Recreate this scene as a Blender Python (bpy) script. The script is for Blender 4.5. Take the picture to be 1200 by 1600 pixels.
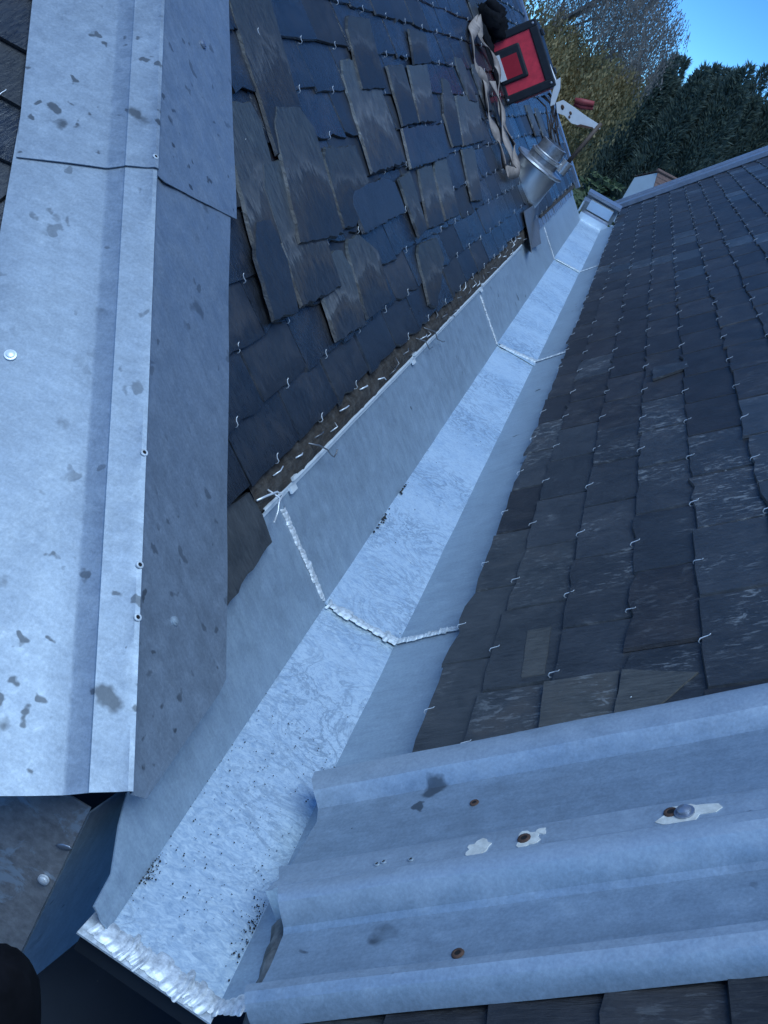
import bpy, math, random
from mathutils import Vector, Matrix, noise as mnoise
random.seed(7)
rnd = random.random
def U(a, b): return a + (b - a) * random.random()

sc = bpy.context.scene
for o in list(bpy.data.objects):
    bpy.data.objects.remove(o, do_unlink=True)
col = sc.collection

# ------------------------------------------------------------------ camera
ZC = 9.0                                   # eye height above the ground
Yv = Vector((435, -644, 1650)).normalized()
Xv = Vector((1, .58, -(435 - 644 * .58) / 1650)).normalized()
Zv = Xv.cross(Yv)
def cam2world(v): return Vector((Xv.dot(v), Yv.dot(v), Zv.dot(v)))
cd = bpy.data.cameras.new('camera')
cam = bpy.data.objects.new('camera', cd); col.objects.link(cam)
rx, ry, rz = cam2world(Vector((1, 0, 0))), cam2world(Vector((0, -1, 0))), cam2world(Vector((0, 0, -1)))
cam.matrix_world = Matrix(((rx.x, ry.x, rz.x, 0), (rx.y, ry.y, rz.y, 0), (rx.z, ry.z, rz.z, ZC), (0, 0, 0, 1)))
cd.sensor_fit = 'VERTICAL'; cd.sensor_height = 36; cd.lens = 1650 / 1600 * 36
cd.clip_start = .02; cd.clip_end = 6000
sc.camera = cam
def project(p):
    d = Vector(p) - Vector((0, 0, ZC))
    c = Vector((d.dot(rx), -d.dot(ry), -d.dot(rz)))
    if c.z < .05: return None
    return 600 + 1650 * c.x / c.z, 800 + 1650 * c.y / c.z, c.z

# ------------------------------------------------------------------ world, sun, exposure
SUN_EL, SUN_AZ = math.radians(69), math.radians(174)   # azimuth clockwise from +Y
w = bpy.data.worlds.new('World'); sc.world = w; w.use_nodes = True
nt = w.node_tree; nt.nodes.clear()
wo = nt.nodes.new('ShaderNodeOutputWorld'); wb = nt.nodes.new('ShaderNodeBackground')
sky = nt.nodes.new('ShaderNodeTexSky'); sky.sky_type = 'NISHITA'; sky.sun_disc = False
sky.sun_elevation = SUN_EL; sky.sun_rotation = SUN_AZ
sky.air_density = .5; sky.dust_density = 0; sky.ozone_density = 9; sky.altitude = 100
tint = nt.nodes.new('ShaderNodeMix'); tint.data_type = 'RGBA'; tint.blend_type = 'MULTIPLY'
tint.inputs['Factor'].default_value = 1
tint.inputs['B'].default_value = (.42, .78, 1.04, 1)   # the camera's cool white balance
nt.links.new(sky.outputs[0], tint.inputs['A']); nt.links.new(tint.outputs['Result'], wb.inputs[0])
wb.inputs[1].default_value = .085
nt.links.new(wb.outputs[0], wo.inputs[0])
sl = bpy.data.lights.new('sun', 'SUN'); sun = bpy.data.objects.new('sun', sl); col.objects.link(sun)
sl.energy = 1.4; sl.angle = math.radians(45); sl.color = (.62, .82, 1)
sd = Vector((math.sin(SUN_AZ) * math.cos(SUN_EL), math.cos(SUN_AZ) * math.cos(SUN_EL), math.sin(SUN_EL)))
sun.rotation_euler = sd.to_track_quat('Z', 'Y').to_euler(); sun.location = (0, -6, 20)
sc.view_settings.view_transform = 'Standard'; sc.view_settings.look = 'None'
sc.view_settings.gamma = 1; sc.view_settings.exposure = 1.15
sc.render.engine = 'CYCLES'

# ------------------------------------------------------------------ materials
class NB:
    def __init__(s, name):
        s.m = bpy.data.materials.new(name); s.m.use_nodes = True
        s.t = s.m.node_tree; s.t.nodes.clear()
        s.out = s.n('ShaderNodeOutputMaterial'); s.p = s.n('ShaderNodeBsdfPrincipled')
        s.l(s.p.outputs[0], s.out.inputs[0])
    def n(s, t, **k):
        x = s.t.nodes.new(t)
        for a, b in k.items(): setattr(x, a, b)
        return x
    def l(s, a, b): s.t.links.new(a, b)
    def put(s, sock, v):
        if isinstance(v, (int, float, tuple)): sock.default_value = v if not (isinstance(v, tuple) and len(v) == 3 and len(sock.default_value) == 4) else v + (1,)
        else: s.l(v, sock)
    def coords(s, random_shift=False, scale=(1, 1, 1), kind='Object'):
        tc = s.n('ShaderNodeTexCoord'); v = tc.outputs[kind]
        if random_shift:
            a = s.n('ShaderNodeVectorMath', operation='ADD'); s.l(v, a.inputs[0])
            k = s.n('ShaderNodeVectorMath', operation='SCALE'); k.inputs[0].default_value = (31, 17, 23); s.l(s.rand(), k.inputs['Scale'])
            s.l(k.outputs[0], a.inputs[1]); v = a.outputs[0]
        if scale != (1, 1, 1):
            m = s.n('ShaderNodeMapping'); m.inputs['Scale'].default_value = scale; s.l(v, m.inputs[0]); v = m.outputs[0]
        return v
    def rand(s):
        if not hasattr(s, '_r'):
            oi = s.n('ShaderNodeObjectInfo'); g = s.n('ShaderNodeNewGeometry')
            a = s.math('ADD', oi.outputs['Random'], g.outputs['Random Per Island']); s._r = s.math('FRACT', a, 0)
        return s._r
    def math(s, op, a, b, clamp=False):
        x = s.n('ShaderNodeMath', operation=op); x.use_clamp = clamp; s.put(x.inputs[0], a); s.put(x.inputs[1], b); return x.outputs[0]
    def noise(s, vec, scale, detail=4, rough=.6, dist=0):
        x = s.n('ShaderNodeTexNoise'); s.l(vec, x.inputs['Vector']); x.inputs['Scale'].default_value = scale
        x.inputs['Detail'].default_value = detail; x.inputs['Roughness'].default_value = rough; x.inputs['Distortion'].default_value = dist
        return x.outputs[0]
    def voro(s, vec, scale, feature='F1', rnd=1):
        x = s.n('ShaderNodeTexVoronoi', feature=feature); s.l(vec, x.inputs['Vector']); x.inputs['Scale'].default_value = scale; x.inputs['Randomness'].default_value = rnd
        return x
    def ramp(s, f, stops):
        x = s.n('ShaderNodeValToRGB'); e = x.color_ramp.elements
        while len(e) < len(stops): e.new(.5)
        for i, (p, c) in enumerate(stops):
            e[i].position = p; e[i].color = (c, c, c, 1) if isinstance(c, (int, float)) else tuple(c) + (1,)
        s.put(x.inputs[0], f); return x.outputs[0]
    def mix(s, f, a, b, mode='MIX'):
        x = s.n('ShaderNodeMix', data_type='RGBA', blend_type=mode); s.put(x.inputs['Factor'], f)
        s.put(x.inputs['A'], a); s.put(x.inputs['B'], b); return x.outputs['Result']
    def bump(s, h, strength=.3, dist=.002):
        b = s.n('ShaderNodeBump'); b.inputs['Strength'].default_value = strength; b.inputs['Distance'].default_value = dist
        s.l(h, b.inputs['Height']); s.l(b.outputs[0], s.p.inputs['Normal'])
    def set(s, color=None, rough=None, metal=None, spec=None):
        if color is not None: s.put(s.p.inputs['Base Color'], color)
        if rough is not None: s.put(s.p.inputs['Roughness'], rough)
        if metal is not None: s.put(s.p.inputs['Metallic'], metal)
        if spec is not None: s.put(s.p.inputs['Specular IOR Level'], spec)
        return s.m

def plain(name, c, rough=.6, metal=0, var=.25, scale=30, spec=.5):
    b = NB(name); v = b.coords()
    n = b.noise(v, scale, 5)
    lo = tuple(x * (1 - var) for x in c); hi = tuple(min(1, x * (1 + var)) for x in c)
    return b.set(b.ramp(n, [(.3, lo), (.7, hi)]), rough, metal, spec)

def zinc(name, c, stain=.0, rough=.5, metal=.6, bloom=.35, scale=1.0, crest=False, low=False):
    """weathered zinc: mottled grey, pale bloom, dark drip stains"""
    b = NB(name); v = b.coords()
    big = b.noise(v, 4 * scale, 4, .6, .4); mid = b.noise(v, 28 * scale, 6, .7, .3); fine = b.noise(v, 260, 3, .7)
    lo = tuple(x * .9 for x in c); hi = tuple(min(1, x * 1.09) for x in c)
    cc = b.ramp(b.math('ADD', b.math('MULTIPLY', big, .5), b.math('MULTIPLY', mid, .5)), [(.35, lo), (.65, hi)])
    stk = b.ramp(b.noise(b.coords(scale=(3, 16, 3)), 6, 5, .65, .5), [(.3, .3), (.7, .72)])
    cc = b.mix(.22, cc, stk, 'OVERLAY')
    pale = b.ramp(b.noise(v, 55 * scale, 8, .75, 1.0), [(.52, 0), (.72, 1)])
    cc = b.mix(b.math('MULTIPLY', pale, bloom), cc, (.60, .66, .72))
    if crest:                              # colour turns paler with height, towards the tops of the rolls
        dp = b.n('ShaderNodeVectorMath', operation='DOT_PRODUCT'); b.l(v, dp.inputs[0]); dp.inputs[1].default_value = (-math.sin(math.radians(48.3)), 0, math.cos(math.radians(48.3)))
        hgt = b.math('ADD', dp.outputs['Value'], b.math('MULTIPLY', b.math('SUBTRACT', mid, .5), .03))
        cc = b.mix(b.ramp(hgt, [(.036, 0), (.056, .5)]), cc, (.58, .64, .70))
    cc = b.mix(.18, cc, b.ramp(fine, [(.3, .2), (.7, .9)]), 'OVERLAY')
    r = b.ramp(mid, [(.3, rough - .07), (.7, rough + .1)])
    if stain > 0:
        d = b.n('ShaderNodeVectorMath', operation='ADD'); b.l(v, d.inputs[0])
        nn = b.n('ShaderNodeTexNoise'); b.l(v, nn.inputs['Vector']); nn.inputs['Scale'].default_value = 30; nn.inputs['Detail'].default_value = 3
        k = b.n('ShaderNodeVectorMath', operation='SCALE'); b.l(nn.outputs['Color'], k.inputs[0]); k.inputs['Scale'].default_value = .05; b.l(k.outputs[0], d.inputs[1])
        v1 = b.voro(d.outputs[0], 13); v2 = b.voro(d.outputs[0], 36)
        def spots(vo, size, keep):
            sep = b.n('ShaderNodeSeparateColor'); b.l(vo.outputs['Color'], sep.inputs[0])
            on = b.math('LESS_THAN', sep.outputs[0], keep)
            sz = b.math('MULTIPLY', sep.outputs[1], size)
            near = b.math('MULTIPLY', b.math('SUBTRACT', sz, vo.outputs['Distance']), 12, True)
            return b.math('MULTIPLY', on, near)
        sp = b.math('MAXIMUM', spots(v1, .27, .35 * stain), spots(v2, .36, .25 * stain))
        cl = b.ramp(b.noise(v, 7, 3), [(.40, 0), (.52, 1)])
        if low:
            dt = b.n('ShaderNodeVectorMath', operation='DOT_PRODUCT'); b.l(v, dt.inputs[0]); dt.inputs[1].default_value = (-.519, .719, .462)
            cl = b.math('MAXIMUM', b.math('MULTIPLY', cl, .6), b.ramp(b.math('ADD', dt.outputs['Value'], b.math('MULTIPLY', b.math('SUBTRACT', b.noise(v, 5, 2), .5), .9)), [(.15, 1), (.4, 0)]))
        sp = b.math('MULTIPLY', sp, cl)
        cc = b.mix(b.math('MULTIPLY', sp, .92), cc, tuple(x * .3 for x in c))
    b.bump(b.math('ADD', b.math('MULTIPLY', big, 3.0), b.math('MULTIPLY', fine, .12)), .35, .003)
    return b.set(cc, r, metal)

def zinc_floor(name):
    """trodden, scrubbed zinc with swirling scuffs"""
    b = NB(name); v = b.coords()
    sw = b.noise(v, 10, 7, .6, 3.2); fine = b.noise(b.coords(scale=(1, 1.6, 1)), 70, 6, .7, 1.6); big = b.noise(v, 3, 3)
    s2 = b.noise(v, 22, 5, .6, 4.5)
    mask = b.ramp(b.noise(v, 3.3, 3, .5), [(.4, .15), (.62, 1)])
    line = b.ramp(b.math('ABSOLUTE', b.math('SUBTRACT', sw, .5), 0), [(.0, 1), (.05, 0)])
    line2 = b.ramp(b.math('ABSOLUTE', b.math('SUBTRACT', s2, .5), 0), [(.0, 1), (.03, 0)])
    cc = b.ramp(b.math('ADD', b.math('MULTIPLY', fine, .6), b.math('MULTIPLY', big, .4)), [(.36, (.52, .66, .77)), (.54, (.84, .95, .99))])
    cc = b.mix(b.math('MULTIPLY', b.math('MULTIPLY', line, mask), .75), cc, (.30, .38, .45))
    cc = b.mix(b.math('MULTIPLY', b.math('MULTIPLY', line2, mask), .6), cc, (.30, .40, .50))
    grime = b.ramp(b.noise(v, 150, 4, .8), [(.66, 0), (.72, 1)])
    cc = b.mix(b.math('MULTIPLY', grime, b.ramp(b.noise(v, 7, 3), [(.45, 0), (.6, .8)])), cc, (.08, .085, .09))
    b.bump(b.math('ADD', sw, b.math('MULTIPLY', fine, .5)), .3, .002)
    return b.set(cc, b.ramp(fine, [(.3, .3), (.7, .52)]), .55)

def slate(name, base, lichen=0., pale=.0, rough=(.35, .6), grain=(8, 1.2, 1), sheen=.5, brown=.3, gloss=0., fringe=0.):
    b = NB(name); v = b.coords(True); g = b.coords(True, grain)
    r = b.rand()
    n1 = b.noise(v, 14, 5, .65, .5); n2 = b.noise(g, 26, 6, .7, .6); n3 = b.noise(v, 120, 4, .7)
    lo = tuple(x * .55 for x in base); hi = tuple(x * 1.5 for x in base)
    cc = b.ramp(b.math('ADD', b.math('MULTIPLY', n1, .45), b.math('MULTIPLY', n2, .55)), [(.36, lo), (.64, hi)])
    br = b.math('FRACT', b.math('MULTIPLY', r, 7.31), 0)
    cc = b.mix(b.math('MULTIPLY', b.ramp(n1, [(.45, 0), (.65, 1)]), b.math('MULTIPLY', br, brown)), cc, (.085, .068, .055))
    cc = b.mix(1, cc, b.ramp(b.math('FRACT', b.math('MULTIPLY', r, 13.7), 0), [(0, .62), (1, 1.0)]), 'MULTIPLY')
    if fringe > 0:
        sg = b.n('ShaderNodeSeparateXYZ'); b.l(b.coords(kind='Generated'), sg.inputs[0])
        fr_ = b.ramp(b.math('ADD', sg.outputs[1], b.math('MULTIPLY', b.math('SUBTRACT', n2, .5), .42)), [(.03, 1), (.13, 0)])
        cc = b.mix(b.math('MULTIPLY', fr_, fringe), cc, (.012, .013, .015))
    if pale > 0:
        st = b.ramp(b.noise(g, 11, 5, .6, 1.2), [(.53, 0), (.68, 1)])
        cc = b.mix(b.math('MULTIPLY', st, pale), cc, (.25, .25, .24))
        wt = b.ramp(b.noise(v, 6, 3, .5, .8), [(.48, 0), (.56, 1)])
        cc = b.mix(b.math('MULTIPLY', wt, .55), cc, (.10, .10, .095))
    if lichen > 0:
        big = b.ramp(b.math('ADD', b.noise(v, 7, 3), b.math('MULTIPLY', b.math('SUBTRACT', br, .5), .3)), [(.48, 0), (.64, 1)])
        sp = b.ramp(b.noise(b.coords(True, (2.2, .7, 1)), 55, 6, .68, .5), [(.55, 0), (.62, 1)])
        sp2 = b.ramp(b.noise(v, 34, 6, .7, .6), [(.59, 0), (.66, 1)])
        cc = b.mix(b.math('MULTIPLY', b.math('MAXIMUM', sp, sp2), b.math('MULTIPLY', big, lichen)), cc, (.36, .37, .37))
        cc = b.mix(b.math('MULTIPLY', b.ramp(n3, [(.6, 0), (.7, 1)]), .25 * lichen), cc, (.3, .31, .31))
    h = b.math('ADD', n2, b.math('MULTIPLY', n3, .3))
    b.bump(h, .55, .004)
    rr = b.math('ADD', b.ramp(n2, [(.3, rough[0]), (.7, rough[1])]), b.math('MULTIPLY', b.math('SUBTRACT', b.math('FRACT', b.math('MULTIPLY', r, 5.77), 0), .5), gloss * 1.6))
    return b.set(cc, rr, 0, sheen)

M = {}
M['zinc'] = zinc('zinc_weathered', (.41, .50, .585), stain=.2, bloom=.12)
M['zinc_hip'] = zinc('zinc_hip', (.295, .345, .405), stain=2.8, bloom=.24, low=True)
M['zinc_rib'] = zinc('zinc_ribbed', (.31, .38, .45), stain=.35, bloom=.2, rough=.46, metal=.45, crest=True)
M['zinc_dark'] = zinc('zinc_dark', (.33, .39, .44), stain=1.2, bloom=.08, rough=.5, metal=.35)
M['zinc_far'] = zinc('zinc_far', (.34, .37, .43), bloom=.25, rough=.38, metal=.7)
M['zinc_floor'] = zinc_floor('zinc_floor_scuffed')
M['hem'] = plain('zinc_fresh_edge', (.92, .95, .97), .4, .3, .05)
M['solder'] = plain('solder', (.58, .62, .65), .6, .3, .35, 140)
M['solder_front'] = plain('solder_thick', (.70, .73, .76), .5, .35, .4, 160)
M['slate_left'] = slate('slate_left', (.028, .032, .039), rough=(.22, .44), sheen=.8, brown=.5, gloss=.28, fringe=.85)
def loose_mat():
    b = NB('slate_loose'); v = b.coords(True); g = b.coords(True, (9, 1.4, 1)); gen = b.coords(kind='Generated')
    sep = b.n('ShaderNodeSeparateXYZ'); b.l(gen, sep.inputs[0]); r = b.rand()
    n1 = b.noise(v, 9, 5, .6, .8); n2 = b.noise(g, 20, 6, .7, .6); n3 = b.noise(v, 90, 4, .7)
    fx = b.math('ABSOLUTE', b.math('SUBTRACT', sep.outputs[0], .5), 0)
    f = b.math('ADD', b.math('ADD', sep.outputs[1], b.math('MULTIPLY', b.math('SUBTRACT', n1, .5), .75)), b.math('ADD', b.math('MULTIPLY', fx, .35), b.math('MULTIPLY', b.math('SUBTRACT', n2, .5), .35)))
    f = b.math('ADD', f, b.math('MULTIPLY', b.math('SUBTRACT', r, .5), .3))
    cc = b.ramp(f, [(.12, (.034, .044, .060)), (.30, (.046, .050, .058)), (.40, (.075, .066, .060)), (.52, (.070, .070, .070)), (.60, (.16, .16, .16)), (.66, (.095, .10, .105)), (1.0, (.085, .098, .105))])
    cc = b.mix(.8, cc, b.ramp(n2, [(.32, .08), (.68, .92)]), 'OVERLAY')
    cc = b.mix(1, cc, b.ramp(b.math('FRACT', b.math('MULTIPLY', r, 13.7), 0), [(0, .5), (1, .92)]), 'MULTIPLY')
    b.bump(b.math('ADD', n2, b.math('MULTIPLY', n3, .3)), .6, .004)
    return b.set(cc, b.ramp(n2, [(.3, .4), (.7, .62)]), 0, .5)
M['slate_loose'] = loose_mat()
M['slate_right'] = slate('slate_right', (.035, .034, .038), lichen=.13, rough=(.42, .62), sheen=.45, brown=.35)
M['slate_near'] = slate('slate_near', (.048, .051, .056), lichen=.6, rough=(.34, .55), sheen=.5, brown=.4)
M['slate_clean'] = slate('slate_clean', (.056, .060, .064), lichen=.3, rough=(.4, .6), brown=.5)
M['slate_buff'] = slate('slate_buff', (.10, .098, .090), lichen=.45, rough=(.5, .7), brown=.9)
M['deck'] = plain('roof_deck_dark', (.02, .021, .023), .9)
M['wire'] = plain('hook_wire', (.86, .87, .88), .3, .4, .05)
M['wire_dull'] = plain('wire_dull', (.25, .25, .26), .45, .7, .3)
def wood():
    b = NB('old_board'); v = b.coords(); g = b.coords(scale=(2, 14, 6))
    n = b.noise(g, 9, 6, .7, .6); m = b.noise(v, 40, 5, .7)
    cc = b.mix(b.ramp(m, [(.45, 0), (.7, .8)]), b.ramp(n, [(.3, (.018, .014, .011)), (.7, (.075, .058, .044))]), (.12, .11, .10))
    b.bump(b.math('ADD', n, m), .9, .006); return b.set(cc, .85)
M['wood'] = wood()
M['tool_black'] = plain('black_plastic', (.016, .017, .021), .5)
M['tool_red'] = plain('red_plastic', (.80, .05, .075), .5, 0, .16)
M['tool_red_dark'] = plain('red_plastic_inner', (.45, .016, .03), .5, 0, .08)
M['label'] = plain('white_label', (.80, .80, .80), .6, 0, .04)
M['cloth_black'] = plain('black_cloth', (.006, .007, .010), .95, 0, .4, 60, .2)
M['webbing'] = plain('beige_webbing', (.33, .27, .235), .85, 0, .3, 25)
M['steel'] = plain('stainless', (.86, .87, .88), .3, .9, .04, 8)
M['cast'] = plain('cast_metal', (.50, .51, .53), .42, .9, .25, 60)
M['rust'] = plain('rusty_metal', (.12, .065, .045), .8, .2, .5, 80)
M['rod'] = plain('brown_rod', (.10, .07, .055), .7, 0, .3)
M['paint_white'] = plain('white_paint', (.78, .79, .80), .5, 0, .06)
M['grip'] = plain('red_grip', (.30, .05, .05), .6)
M['lead'] = zinc('lead_flap', (.17, .18, .20), bloom=.12, rough=.5, metal=.5)
M['sealant'] = plain('cream_sealant', (.66, .64, .58), .8, 0, .2, 120)
M['hole'] = plain('dark_hole', (.012, .010, .010), .9)
M['rock'] = plain('mottled_cement', (.17, .165, .155), .9, 0, .75, 45)
M['bitumen'] = plain('dark_sheet', (.012, .017, .024), .75, 0, .25, 10)
def browned():
    b = NB('browned_metal'); v = b.coords()
    n = b.noise(v, 14, 6, .7, .8); m = b.noise(v, 60, 5, .7)
    cc = b.ramp(m, [(.35, (.22, .21, .21)), (.7, (.40, .385, .38))])
    cc = b.mix(b.ramp(n, [(.54, 0), (.60, .9)]), cc, (.40, .45, .50))
    b.bump(n, .3, .003)
    return b.set(cc, .55, .3)
M['browned'] = browned()
M['fabric'] = plain('dark_fabric', (.006, .006, .008), .95, 0, .35, 40, .1)
M['dirt'] = plain('grit', (.02, .02, .018), .9)
M['render_white'] = plain('white_render', (.74, .75, .76), .8, 0, .05, 2)
M['tile_brown'] = plain('brown_tiles', (.17, .10, .08), .8, 0, .35, 12)
M['wall'] = plain('house_wall', (.30, .29, .27), .9)
def leafmat(name, c1, c2, tr=.25):
    b = NB(name); g = b.n('ShaderNodeNewGeometry'); r = g.outputs['Random Per Island']
    cc = b.ramp(r, [(0, c1), (1, c2)])
    b.set(cc, .65, 0, .3)
    t = b.n('ShaderNodeBsdfTranslucent'); b.l(cc, t.inputs[0])
    mx = b.n('ShaderNodeMixShader'); mx.inputs[0].default_value = tr
    b.l(b.p.outputs[0], mx.inputs[1]); b.l(t.outputs[0], mx.inputs[2]); b.l(mx.outputs[0], b.out.inputs[0])
    return b.m
M['leaf_gold'] = leafmat('leaves_gold', (.48, .35, .16), (.62, .48, .25), .5)
M['leaf_grey'] = leafmat('leaves_grey', (.26, .22, .19), (.34, .30, .26), .45)
M['leaf_green'] = leafmat('leaves_olive', (.28, .22, .10), (.40, .31, .15), .5)
M['leaf_conifer'] = leafmat('conifer_sprays', (.11, .15, .125), (.18, .22, .175), .45)
M['leaf_shrub'] = leafmat('shrub_leaves', (.06, .09, .04), (.15, .18, .09))
M['bark'] = plain('bark', (.12, .10, .085), .9, 0, .4, 6)
M['bark_pale'] = plain('pale_bark', (.26, .23, .20), .9, 0, .4, 6)
M['grass'] = plain('grass_ground', (.05, .07, .03), .95, 0, .4, .4)

# ------------------------------------------------------------------ mesh helpers (vertices in world space)
FR = {}                                    # world matrices of the empties
class MB:
    def __init__(s): s.v = []; s.f = []
    def add(s, vs, fs):
        k = len(s.v); s.v += [Vector(x) for x in vs]; s.f += [tuple(i + k for i in f) for f in fs]; return s
    def hexa(s, c):                        # eight corners: bottom ring, top ring
        return s.add(c, [(3, 2, 1, 0), (4, 5, 6, 7), (0, 1, 5, 4), (1, 2, 6, 5), (2, 3, 7, 6), (3, 0, 4, 7)])
    def box(s, o, a, b, c):                # corner + three edge vectors
        o, a, b, c = map(Vector, (o, a, b, c)); return s.hexa([o, o + a, o + a + b, o + b, o + c, o + a + c, o + a + b + c, o + b + c])
    def prism(s, ring, d):                 # polygon extruded by d
        n = len(ring); d = Vector(d); top = [Vector(p) + d for p in ring]
        return s.add(list(ring) + top, [tuple(range(n - 1, -1, -1)), tuple(range(n, 2 * n))] + [(i, (i + 1) % n, n + (i + 1) % n, n + i) for i in range(n)])
    def grid(s, rows):
        m = len(rows[0]); k = []
        for i in range(len(rows) - 1):
            for j in range(m - 1): k.append((i * m + j, i * m + j + 1, (i + 1) * m + j + 1, (i + 1) * m + j))
        return s.add([p for r in rows for p in r], k)
    def tube(s, pts, rad, n=6, cap=True):
        pts = [Vector(p) for p in pts]; rad = rad if isinstance(rad, (list, tuple)) else [rad] * len(pts)
        vs = []; up = None
        for i, p in enumerate(pts):
            t = (pts[min(i + 1, len(pts) - 1)] - pts[max(i - 1, 0)]).normalized()
            if up is None: up = t.orthogonal().normalized()
            up = (up - t * up.dot(t)).normalized(); q = t.cross(up)
            for j in range(n):
                a = 2 * math.pi * j / n; vs.append(p + (up * math.cos(a) + q * math.sin(a)) * rad[i])
        fs = [(i * n + j, i * n + (j + 1) % n, (i + 1) * n + (j + 1) % n, (i + 1) * n + j) for i in range(len(pts) - 1) for j in range(n)]
        if cap: fs += [tuple(range(n - 1, -1, -1)), tuple((len(pts) - 1) * n + j for j in range(n))]
        return s.add(vs, fs)
    def lathe(s, o, ax, prof, n=24):       # prof: (radius, height) along ax from o
        ax = Vector(ax).normalized(); u = ax.orthogonal().normalized(); q = ax.cross(u); o = Vector(o); vs = []
        for r, h in prof:
            for j in range(n):
                a = 2 * math.pi * j / n; vs.append(o + ax * h + (u * math.cos(a) + q * math.sin(a)) * r)
        return s.add(vs, [(i * n + j, i * n + (j + 1) % n, (i + 1) * n + (j + 1) % n, (i + 1) * n + j) for i in range(len(prof) - 1) for j in range(n)])
    def blob(s, c, a, b, d, lump=.15, nu=8, nv=5, seed=0):
        c, a, b, d = map(Vector, (c, a, b, d)); vs = [c - d]; fs = []
        for i in range(1, nv):
            th = math.pi * i / nv
            for j in range(nu):
                ph = 2 * math.pi * j / nu; k = 1 + lump * (mnoise.noise(Vector((i * 1.7 + seed, j * 2.3, seed * 3.1))))
                vs.append(c + (a * math.cos(ph) * math.sin(th) + b * math.sin(ph) * math.sin(th) - d * math.cos(th)) * k)
        vs.append(c + d); L = len(vs) - 1
        for j in range(nu): fs.append((0, 1 + (j + 1) % nu, 1 + j))
        for i in range(nv - 2):
            for j in range(nu): fs.append((1 + i * nu + j, 1 + i * nu + (j + 1) % nu, 1 + (i + 1) * nu + (j + 1) % nu, 1 + (i + 1) * nu + j))
        for j in range(nu): fs.append((L, 1 + (nv - 2) * nu + j, 1 + (nv - 2) * nu + (j + 1) % nu))
        return s.add(vs, fs)
    def build(s, name, mat, parent=None, smooth=None, thick=None):
        me = bpy.data.meshes.new(name)
        inv = FR[parent.name].inverted() if parent is not None else Matrix()
        V, F = s.v, s.f
        if thick:
            N = [Vector() for _ in V]; E = {}
            for f in F:
                nf = (V[f[1]] - V[f[0]]).cross(V[f[2]] - V[f[0]])
                for i in f: N[i] = N[i] + nf
                for a, b in zip(f, f[1:] + f[:1]): E[(a, b)] = 1
            n0 = len(V); V = V + [v - (n.normalized() * thick) for v, n in zip(V, N)]
            F = F + [tuple(i + n0 for i in f[::-1]) for f in F] + [(b, a, a + n0, b + n0) for (a, b) in E if (b, a) not in E]
        me.from_pydata([inv @ p for p in V], [], F); me.materials.append(M[mat] if isinstance(mat, str) else mat)
        if smooth is not None:
            me.shade_smooth()
            if smooth < 180: me.set_sharp_from_angle(angle=math.radians(smooth))
        me.update()
        o = bpy.data.objects.new(name, me); col.objects.link(o)
        FR[o.name] = Matrix(FR[parent.name]) if parent is not None else Matrix()
        if parent is not None: o.parent = parent
        return o
def tag(o, label, cat, group=None, kind=None):
    o['label'] = label
    if cat: o['category'] = cat
    if group: o['group'] = group
    if kind: o['kind'] = kind
    return o
def empty(name, mat, label, cat, group=None):
    o = bpy.data.objects.new(name, None); col.objects.link(o); o.matrix_world = mat; o.empty_display_size = .1
    FR[o.name] = mat.copy(); return tag(o, label, cat, group)
def at(p): return Matrix.Translation(Vector(p))
def frame(x, y, z, o):
    return Matrix(((x.x, y.x, z.x, o.x), (x.y, y.y, z.y, o.y), (x.z, y.z, z.z, o.z), (0, 0, 0, 1)))

# ------------------------------------------------------------------ the two roof slopes and the gutter axis
H = .9                                     # gutter floor below the eye
AL, AR = math.radians(41.66), math.radians(48.3)
YA = Vector((0, 1, 0))
uL = Vector((-math.cos(AL), 0, math.sin(AL))); nL = Vector((math.sin(AL), 0, math.cos(AL)))
uR = Vector((math.cos(AR), 0, math.sin(AR))); nR = Vector((-math.sin(AR), 0, math.cos(AR)))
PL = Vector((-.215 * H, 0, ZC - .871 * H)); PR = Vector((.077 * H, 0, ZC - H))
def lp(y, s, o=0.): return PL + YA * y + uL * s + nL * o
def rp(y, s, o=0.): return PR + YA * y + uR * s + nR * o
WL = frame(YA, uL, nL, PL); WR = frame(-YA, uR, nR, PR)
HD = (YA * 1.034 + uL).normalized(); E1 = (YA - uL * 1.034).normalized()
XA = Vector((1, 0, 0)); E2 = -(XA - HD * XA.dot(HD)).normalized(); NA = XA.cross(HD).normalized()
HO = lp(1.463, .523)                       # a point on the hip line
NM = (nL + NA).normalized()
UA = NA.cross(XA)                          # upslope of the third slope
ZF = ZC - H                                # gutter floor level
YF, YE = .738, 7.52                        # front and far end of the gutter
SEAMS = (1.49, 3.49, 5.57)

# ------------------------------------------------------------------ setting: ground and the house body under the roofs
g = MB().add([(-3000, -3000, 0), (3000, -3000, 0), (3000, 3000, 0), (-3000, 3000, 0)], [(0, 1, 2, 3)]).build('ground', 'grass'); g['kind'] = 'structure'
hw = MB().box((-4, -2.2, .0), (8, 0, 0), (0, 9.6, 0), (0, 0, ZF - .42)).build('house_wall', 'wall'); hw['kind'] = 'structure'
fr = MB().box((-1.6, -2.2, ZF - .416), (3.6, 0, 0), (0, 9.5, 0), (0, 0, .08)).build('flat_roof', 'bitumen'); fr['kind'] = 'structure'

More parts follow.
